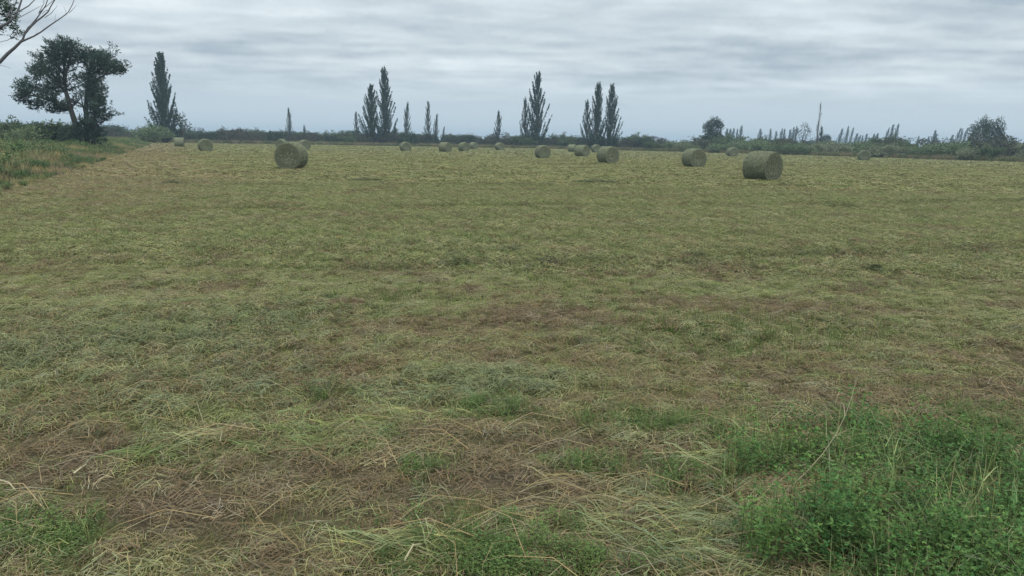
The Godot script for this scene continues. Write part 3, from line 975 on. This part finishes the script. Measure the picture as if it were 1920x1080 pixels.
func round_tree_meshes(seed_: int, h: float, lobes: Array, col: Color, dense := 1.0) -> Array:
	rng.seed = seed_
	var wood := Soup.new()
	var crown := Soup.new()
	var ends := []
	var bark := Color(0.10, 0.09, 0.075)
	wood.tube([Vector3(0, -0.3, 0), Vector3(0.1, h * 0.2, 0), Vector3(0, h * 0.4, 0.1)], [0.28, 0.2, 0.15], 7, bark)
	for l in lobes:
		var c: Vector3 = l[0]
		wood.tube([Vector3(0, h * 0.15, 0), c * 0.55 + Vector3(0, h * 0.05, 0), c], [0.14, 0.09, 0.05], 5, bark)
		for k in 4: limb(wood, c, Vector3(rng.randfn(), 0.4, rng.randfn()).normalized(), float(l[1]) * 0.7, 0.04, 1, 0.2, ends, bark)
		spray(crown, c, Vector3(l[1], l[2], l[1]), int(110 * dense * l[1] * l[2]), 0.20, 0.11, col * rng.randf_range(0.85, 1.15), 0.6, 6)
	return [wood.mesh(bark_mat), crown.mesh(leaf_mat)]

func trees() -> void:
	double_tree()
	bare_tree()
	var pop := {
		"broad": poplar_meshes(1, 0.33, 180, 1.1), "full_a": poplar_meshes(2, 0.37, 130, 1.05), "full_b": poplar_meshes(3, 0.31, 125, 1.05), "full_c": poplar_meshes(4, 0.36, 105, 1.0),
		"slim_a": poplar_meshes(5, 0.25, 64, 0.95), "slim_b": poplar_meshes(6, 0.20, 56, 0.95), "bare": poplar_meshes(7, 0.11, 60, 0.4, 0.7),
	}
	# column, top row, distance, kind, width factor, lean, label, group
	var twin := "tall poplars standing along the far hedge"
	var list := [
		[310, 98, 158, "broad", 1.0, 0.0, "broad cone shaped poplar with foliage down to the ground", ""],
		[543, 202, 196, "slim_a", 1.0, 0.0, "slim lone poplar behind the large ringed bale", twin],
		[571, 234, 200, "slim_b", 1.3, 0.0, "stub of a young poplar beside the slim lone one", twin],
		[670, 209, 192, "slim_b", 1.15, -0.03, "thin young poplar beside the shorter wide poplar", twin],
		[697, 158, 190, "full_a", 1.15, 0.0, "shorter wide poplar joined to the tallest poplar", twin],
		[722, 126, 192, "full_b", 1.0, 0.0, "tallest poplar with a double tip in the far hedge", twin],
		[738, 238, 192, "slim_b", 1.0, 0.1, "poplar sapling at the foot of the tallest poplar", twin],
		[762, 191, 194, "slim_a", 1.0, 0.03, "slim single poplar past the tallest twin poplars", twin],
		[803, 189, 196, "slim_b", 1.0, 0.0, "taller one of a pair of slim poplars", twin],
		[816, 213, 196, "slim_a", 1.0, 0.05, "shorter one of a pair of slim poplars", twin],
		[828, 236, 197, "slim_b", 1.0, 0.14, "leaning sapling beside the pair of slim poplars", twin],
		[931, 207, 194, "slim_a", 1.25, 0.06, "lone forked young poplar in the middle of the hedge", twin],
		[985, 183, 188, "slim_a", 1.1, -0.02, "short slim poplar next to the tall ragged one", twin],
		[1006, 134, 188, "full_c", 1.05, 0.0, "tall ragged poplar with side branches spread like feathers", twin],
		[1100, 187, 178, "slim_a", 1.3, -0.02, "shortest poplar of the group of three", twin],
		[1118, 154, 178, "full_b", 1.0, 0.0, "middle poplar of the group of three", twin],
		[1143, 157, 178, "full_a", 0.95, 0.01, "full poplar of the three, farthest from the shortest one", twin],
		[1530, 188, 185, "bare", 1.1, 0.02, "tall nearly leafless poplar like a thin spire", ""],
		[1537, 236, 186, "slim_a", 1.2, 0.02, "low leafy poplar at the foot of the leafless spire", twin],
	]
	for q in list:
		var at := column(q[0], q[2])
		var top := high(q[0], q[1], q[2])
		var s: float = (top.y - at.y) / 18.0
		put_tree("poplar_tree", pop[q[3]], at, Vector3(s * q[4], s, s * q[4]), rng.randf() * TAU, q[5], q[6], "poplar", q[7])
	# the far rows beyond the scrub
	var rows := [[1360, 240], [1366, 241], [1372, 240], [1379, 241], [1386, 235], [1422, 241], [1441, 241], [1452, 245], [1462, 240], [1467, 241], [1478, 242], [1484, 238], [1489, 236], [1570, 240], [1582, 236], [1590, 238], [1600, 249], [1606, 252], [1612, 253], [1618, 250], [1632, 250], [1638, 249], [1656, 238], [1663, 232], [1672, 231], [1716, 254], [1735, 255], [1744, 243], [1749, 250], [1779, 252], [1789, 239], [1795, 240], [1802, 238], [1918, 243]]
	for q in rows:
		var d := 380.0 + rng.randf_range(-25, 25)
		var at := column(q[0], d)
		var top := high(q[0], q[1], d)
		var s: float = (top.y - at.y) / 18.0
		var w: float = clampf(2.2 / (s * 18.0 * 0.16), 0.9, 1.6) * rng.randf_range(0.7, 1.35)
		put_tree("poplar_tree", pop[["slim_a", "slim_b"][rng.randi() % 2]], at, Vector3(s * w, s, s * w), rng.randf() * TAU, 0.05 if q[0] < 1500 else rng.randf_range(0.10, 0.18), ("small distant poplar leaning in the far row " if q[0] >= 1500 else "small distant upright poplar in the far row ") + beside(at.x, d), "poplar", "distant poplars in far rows")
	# rounded trees
	var dark := Color(0.045, 0.072, 0.045)
	var dome := round_tree_meshes(61, 8.0, [[Vector3(-1.6, 5.2, 0), 1.7, 1.5], [Vector3(0.2, 6.3, 0.3), 1.8, 1.5], [Vector3(1.9, 5.6, -0.2), 1.4, 1.4], [Vector3(-0.6, 3.6, 0.6), 2.0, 1.8], [Vector3(1.6, 3.2, 0.4), 1.6, 1.6], [Vector3(-2.0, 2.4, 0.2), 1.3, 1.6], [Vector3(2.5, 1.9, 0), 1.3, 1.4], [Vector3(0.2, 1.6, 0.5), 1.7, 1.4]], dark, 1.5)
	var grove := round_tree_meshes(62, 9.0, [[Vector3(-3.4, 4.6, 0), 1.7, 2.2], [Vector3(-1.2, 5.9, 0.3), 1.9, 2.2], [Vector3(0.8, 5.0, -0.3), 1.5, 2.4], [Vector3(3.1, 5.4, 0.2), 1.9, 2.5], [Vector3(4.3, 3.6, 0), 1.3, 2.0], [Vector3(-3.6, 2.3, 0.5), 2.0, 1.7], [Vector3(-0.4, 2.6, 0.6), 2.6, 2.0], [Vector3(2.9, 2.4, 0.4), 2.2, 1.9]], Color(0.085, 0.122, 0.092), 1.4)
	var airy := round_tree_meshes(63, 8.0, [[Vector3(-1.5, 5.0, 0), 1.4, 1.3], [Vector3(0.4, 6.4, 0.2), 1.4, 1.2], [Vector3(1.7, 5.0, 0), 1.3, 1.3], [Vector3(0, 3.6, 0), 1.3, 1.2]], Color(0.055, 0.075, 0.055), 0.35)
	var small := round_tree_meshes(64, 5.0, [[Vector3(-0.3, 3.6, 0), 1.0, 0.9], [Vector3(0.5, 2.6, 0.1), 0.9, 0.8], [Vector3(-0.4, 1.7, 0), 0.7, 0.8]], dark, 0.9)
	for q in [
		[1335, 218, 185, dome, 7.8, 0.74, "round dark broadleaf tree alone between poplars and far rows"],
		[1845, 218, 165, grove, 8.1, 0.70, "wide grey green tree of several domed crowns by the scrub"],
		[1503, 229, 260, airy, 7.6, 0.85, "airy half bare rounded tree next to the leafless spire"],
		[342, 212, 156, small, 4.5, 0.95, "small dark tree at the side of the broad cone poplar"],
		[1547, 251, 330, dome, 7.8, 0.8, "low dark distant tree behind the leafless spire"],
	]:
		var at := column(q[0], q[2])
		var s: float = (high(q[0], q[1], q[2]).y - at.y) / q[4]
		put_tree("broadleaf_tree", q[3], at, Vector3(s * q[5], s, s * q[5]), 0.0, 0.0, q[6], "tree")

func beside(x: float, d: float) -> String:   # which landmark a bush in the far belt stands by
	var px := 960.0 + x / d * FOCAL * 1.019
	for q in [[250, "behind the double crowned tree"], [380, "around the broad cone poplar"], [500, "by the wide bare twiggy bush"], [620, "by the slim lone poplar"], [745, "below the tallest twin poplars"], [785, "by the slim single poplar"], [860, "by the pair of slim poplars"], [960, "by the lone forked poplar"], [1045, "below the tall ragged poplar"], [1180, "below the group of three poplars"], [1290, "between the three poplars and round tree"], [1400, "around the round dark tree"], [1480, "behind the largest bale"], [1560, "around the leafless spire"], [1660, "behind the bale at the edge"], [1790, "before the leaning far poplars"]]:
		if px < q[0]: return q[1]
	return "around the wide domed tree"

func scrub() -> void:
	var kinds := [
		bush_meshes(101, 3.0, 3.4, Color(0.115, 0.162, 0.090), 1.0), bush_meshes(102, 2.6, 3.8, Color(0.165, 0.220, 0.120), 1.0), bush_meshes(103, 3.2, 3.0, Color(0.072, 0.105, 0.076), 0.9),
		bush_meshes(104, 3.4, 3.8, Color(0.095, 0.105, 0.080), 0.38), bush_meshes(105, 2.2, 3.4, Color(0.235, 0.260, 0.170), 1.0, 0.13), bush_meshes(106, 3.4, 4.2, Color(0.07, 0.07, 0.06), 0.10),
	]
	var words := ["mid green rounded scrub bush", "light green spreading scrub bush", "dark blue green scrub bush", "thin greyish scrub bush", "low pale grey green bush", "bare twiggy grey bush"]
	rng.seed = 909
	# named bushes: column, top row, distance, kind, width
	for q in [[442, 224, 165, 5, 1.35, "wide bare twiggy bush rising above the hedge by the slim lone poplar"], [283, 226, 150, 1, 1.1, "bright green bush in front of the broad cone poplar"], [1900, 250, 130, 3, 1.5, "greyish thin bush at the foot of the wide domed tree"], [1605, 256, 150, 1, 1.4, "rounded light green bush behind the bale at the far edge"], [100, 214, 78, 3, 1.2, "thin grey bush beside the foot of the double crowned tree"], [40, 215, 72, 1, 1.6, "big light green bush on the verge before the double crowned tree"], [1060, 246, 195, 0, 1.2, "tall green bush between two poplar groups"], [1300, 268, 150, 1, 1.0, "light green bush in front of the round dark tree"]]:
		var at := column(q[0], q[2])
		var hs: float = (high(q[0], q[1], q[2]).y - at.y) / [3.0, 2.6, 3.2, 3.4, 2.2, 3.4][q[3]] / 1.02
		put_tree("scrub_bush", kinds[q[3]], at, Vector3(hs * q[4], hs, hs * q[4]), rng.randf() * TAU, 0.0, q[5], "bush")
	var n := 0
	while n < 46:   # on the verge beside the field
		var d := rng.randf_range(45.0, 165.0)
		var v := rng.randf_range(9.0, 60.0) * clampf(d / 120.0, 0.5, 1.0)
		var x := left_edge(d) - v
		if x < -0.76 * d - 6.0: continue
		n += 1
		var k: int = [0, 1, 2, 0, 2, 3][rng.randi() % 6]
		var s := rng.randf_range(0.75, 1.15)
		put_tree("scrub_bush", kinds[k], Vector3(x, height(x, -d), -d), Vector3(s * 1.15, s, s * 1.15), rng.randf() * TAU, 0.0, words[k] + " on the rough verge " + ("before the double crowned tree" if d < 66.0 else "behind the double crowned tree" if d < 105.0 else "near the broad cone poplar"), "bush", "scrub on the verge")
	n = 0
	while n < 300:  # beyond the far side
		var x := rng.randf_range(-130.0, 135.0)
		var fe := far_edge(x)
		var open := smoothstep(15.0, 45.0, x)    # lower and greener towards the right
		var d := fe + lerpf(6.0, 2.5, open) + 55.0 * pow(rng.randf(), 1.5)
		if absf(x) > 0.74 * d + 6.0 or d < 60.0 or x < left_edge(d) - 20.0: continue
		n += 1
		var k: int = [1, 4, 0, 1, 4, 3][rng.randi() % 6] if rng.randf() < open else [2, 2, 0, 3, 5, 5, 3][rng.randi() % 7]
		var s := rng.randf_range(0.85, 1.3) * lerpf(1.0, 0.92 + 0.008 * (d - fe), open)
		put_tree("scrub_bush", kinds[k], Vector3(x, height(x, -d), -d), Vector3(s * 1.25, s, s * 1.25), rng.randf() * TAU, 0.0, words[k] + " in the scrub belt " + beside(x, d), "bush", "scrub beyond the far edge of the field")
	n = 0
	while n < 90:   # a last low line of trees
		var d := rng.randf_range(290.0, 420.0)
		var x := rng.randf_range(-0.75, 0.75) * d
		n += 1
		var k: int = [2, 0, 2, 3][rng.randi() % 4]
		var s := rng.randf_range(0.9, 2.1)
		put_tree("skyline_bush", kinds[k], Vector3(x, height(x, -d), -d), Vector3(s * 1.4, s, s * 1.4), rng.randf() * TAU, 0.0, "dark low bush on the skyline " + beside(x, d), "bush", "bushes on the skyline")

func verge_grass() -> void:
	rng.seed = 444
	var a := tall_mesh(34, 0.28, 0.45, 1.0, 0.022, 0.7)
	var b := lucerne_mesh(14, 0.26, 0.30, 0.7, 0.085)
	var pa := Patch.new()
	var pb := Patch.new()
	for i in 34000:
		var d := sqrt(lerpf(14.0 * 14.0, 165.0 * 165.0, rng.randf()))
		var v := 34.0 * pow(rng.randf(), 1.5) * clampf(d / 60.0, 0.35, 1.0) - 0.3
		var x := left_edge(d) - v
		if x < -0.76 * d - 4.0: continue
		var n1 := na.get_noise_2d(x * 2.2 + 300.0, -d * 1.3)
		var n2 := nb.get_noise_2d(x * 0.5, -d * 0.35 + 90.0)
		var s := smoothstep(-0.4, 4.0, v) * 0.70 + 0.28
		var p := Vector3(x, height(x, -d), -d)
		var c := Color(0.21, 0.275, 0.105)
		if n2 > 0.14: c = Color(0.46, 0.38, 0.20)
		elif n2 < -0.18: c = Color(0.29, 0.24, 0.19)
		c = c.lerp(Color(0.42, 0.37, 0.20), rng.randf() * 0.6)
		if n1 > 0.05 and rng.randf() < 0.7:
			pb.add(p, rng.randf() * TAU, s * rng.randf_range(0.8, 1.3), rng.randf_range(0.8, 1.2), tint(Color(0.13, 0.20, 0.085)))
		else:
			pa.add(p, rng.randf() * TAU, s * rng.randf_range(0.8, 1.3), rng.randf_range(0.7, 1.1), tint(c))
	scatter("verge_grass", pa, a, "tall rough grass, green and straw coloured, along the field's verge", "grass")
	scatter("verge_weeds", pb, b, "leafy dark green weeds growing in the verge grass", "weeds")
	var pc := Patch.new()
	for i in 24000:
		var x := rng.randf_range(-100.0, 120.0)
		var fe := far_edge(x)
		var d := fe + 26.0 * pow(rng.randf(), 1.3)
		if absf(x) > 0.74 * d + 6.0 or d < 50.0: continue
		var n2 := nb.get_noise_2d(x * 0.5, -d * 0.6 + 9.0)
		var c := Color(0.17, 0.20, 0.10)
		if n2 > 0.05: c = Color(0.30, 0.27, 0.17)
		pc.add(Vector3(x, height(x, -d), -d), rng.randf() * TAU, rng.randf_range(0.8, 1.5), rng.randf_range(0.6, 1.0), tint(c))
	scatter("edge_grass", pc, a, "pale rough grass along the far edge of the field", "grass")

# ---------------------------------------------------------------- ground
func ground() -> void:
	var angles := []
	var a := -PI
	while a < PI:
		angles.append(a)
		a += deg_to_rad(0.45) if absf(a) < 0.80 else deg_to_rad(4.0)
	var radii := [0.0]
	var r := 0.4
	while r < 2000.0:
		radii.append(r)
		r *= 1.03 if r < 400.0 else 1.25
	radii.append(2000.0)
	var st := SurfaceTool.new()
	st.begin(Mesh.PRIMITIVE_TRIANGLES)
	var nA := angles.size()
	for i in radii.size():
		for j in nA:
			var x: float = sin(angles[j]) * radii[i]
			var z: float = -cos(angles[j]) * radii[i]
			st.set_color(soil_color(x, z))
			st.add_vertex(Vector3(x, height(x, z), z))
	for i in radii.size() - 1:
		for j in nA:
			var e := (j + 1) % nA
			var p := i * nA + j
			var q := i * nA + e
			var s := (i + 1) * nA + j
			var t := (i + 1) * nA + e
			st.add_index(p); st.add_index(s); st.add_index(t)
			if i > 0:
				st.add_index(p); st.add_index(t); st.add_index(q)
	st.generate_normals()
	st.set_material(soil_mat)
	var o := MeshInstance3D.new()
	o.name = "ground"
	o.mesh = st.commit()
	add_child(o)
	tag(o, "brown soil of the mown field running to the horizon", "ground", "", "structure")

func _ready() -> void:
	# camera
	cam = Camera3D.new()
	cam.name = "camera"
	add_child(cam)
	cam.position = Vector3(0, EYE, 0)
	cam.rotation_degrees = Vector3(PITCH, 0, ROLL)
	cam.fov = 42.0
	cam.near = 0.05
	cam.far = 6000.0
	cam.current = true
	# sky, haze, exposure
	rng.seed = 11
	var env := Environment.new()
	env.background_mode = Environment.BG_SKY
	var sm := PanoramaSkyMaterial.new()
	sm.panorama = ImageTexture.create_from_image(sky_picture())
	var sky := Sky.new()
	sky.sky_material = sm
	env.sky = sky
	env.tonemap_mode = Environment.TONE_MAPPER_LINEAR
	env.tonemap_exposure = 1.36
	env.sdfgi_enabled = true
	env.ssao_enabled = true
	env.ssil_enabled = true
	env.fog_enabled = true
	env.fog_density = 0.0006
	env.fog_light_color = Color(0.78, 0.88, 0.96)
	var we := WorldEnvironment.new()
	we.name = "environment"
	we.environment = env
	add_child(we)
	# the sun behind the cloud
	var sun := DirectionalLight3D.new()
	sun.name = "sun"
	sun.light_energy = 0.5
	sun.light_color = Color(1.0, 0.97, 0.92)
	sun.light_angular_distance = 40.0
	sun.shadow_enabled = true
	sun.rotation_degrees = Vector3(-62, 35, 0)
	add_child(sun)
	# noise for the lie of the land and what grows on it
	na.seed = 3; na.frequency = 0.09; na.fractal_octaves = 3; na.noise_type = FastNoiseLite.TYPE_SIMPLEX_SMOOTH
	nb.seed = 4; nb.frequency = 0.55; nb.fractal_octaves = 3; nb.noise_type = FastNoiseLite.TYPE_SIMPLEX_SMOOTH
	nc.seed = 5; nc.frequency = 2.4; nc.fractal_octaves = 2; nc.noise_type = FastNoiseLite.TYPE_SIMPLEX_SMOOTH
	# bare, green and hay covered spots seen on the near field: column, row, half width, half depth, bare, lush, hay
	for q in [
		[650, 575, 0.45, 0.5, 0.5, 0, 0], [960, 590, 0.9, 0.7, 0.5, 0, 0], [1060, 605, 0.7, 0.5, 0.5, 0, 0], [1240, 575, 0.6, 0.6, 0.45, 0, 0], [1420, 570, 0.6, 0.5, 0.45, 0, 0], [850, 640, 0.6, 0.5, 0.3, 0, 0],
		[650, 740, 0.35, 0.35, 0.6, 0, 0], [560, 700, 0.6, 0.3, 0.4, 0, 0], [1000, 920, 0.40, 0.22, 0.8, 0, 0], [1030, 830, 0.35, 0.22, 0.6, 0, 0], [1265, 880, 0.18, 0.3, 0.8, 0, 0], [1890, 740, 0.35, 0.45, 0.9, 0, 0], [1560, 750, 0.5, 0.2, 0.4, 0, 0],
		[520, 1045, 0.25, 0.12, 0.7, 0, 0], [330, 970, 0.40, 0.22, 0.6, 0, 0], [190, 850, 0.35, 0.3, 0.6, 0, 0], [830, 900, 0.5, 0.25, 0.4, 0, 0], [1150, 1000, 0.3, 0.12, 0.5, 0, 0], [680, 985, 0.35, 0.2, 0.4, 0, 0], [430, 930, 0.3, 0.2, 0.3, 0, 0],
		[940, 715, 0.6, 0.35, -0.5, 0.2, 1.0], [780, 745, 0.7, 0.3, -0.4, 0.1, 0.6], [920, 770, 0.25, 0.18, -0.5, 1.0, 0], [640, 820, 0.5, 0.25, -0.5, 0.5, 0.3], [300, 860, 0.3, 0.2, -0.5, 0.6, 0.3], [960, 1045, 0.5, 0.15, -0.5, 0.9, 0], [30, 1010, 0.4, 0.3, -0.5, 0.7, 0.4],
		[250, 700, 1.6, 1.2, -0.3, 0.1, 0.45], [80, 640, 1.3, 1.2, -0.2, 0.1, 0.3], [450, 600, 1.2, 1.2, -0.3, 0.4, 0.4], [1300, 640, 1.0, 0.8, -0.4, 0.7, 0], [1500, 620, 1.5, 0.8, -0.4, 0.7, 0], [750, 560, 1.2, 0.8, -0.4, 0.7, 0], [1220, 800, 0.5, 0.3, -0.4, 0.8, 0], [1100, 880, 0.25, 0.2, -0.4, 0.8, 0], [1170, 540, 1.0, 0.8, -0.3, 0.7, 0], [1800, 970, 1.3, 1.3, -0.6, 0.9, 0],
	]:
		var p := ground_at(q[0], q[1])
		spots.append([p, q[2], q[3], q[4], q[5], q[6]])
	materials()
	ground()
	rng.seed = 12
	field_grass()
	rng.seed = 13
	uncut_corner()
	verge_grass()
	trees()
	scrub()
	rng.seed = 14
	bales()
	rng.seed = 15
	stalks()
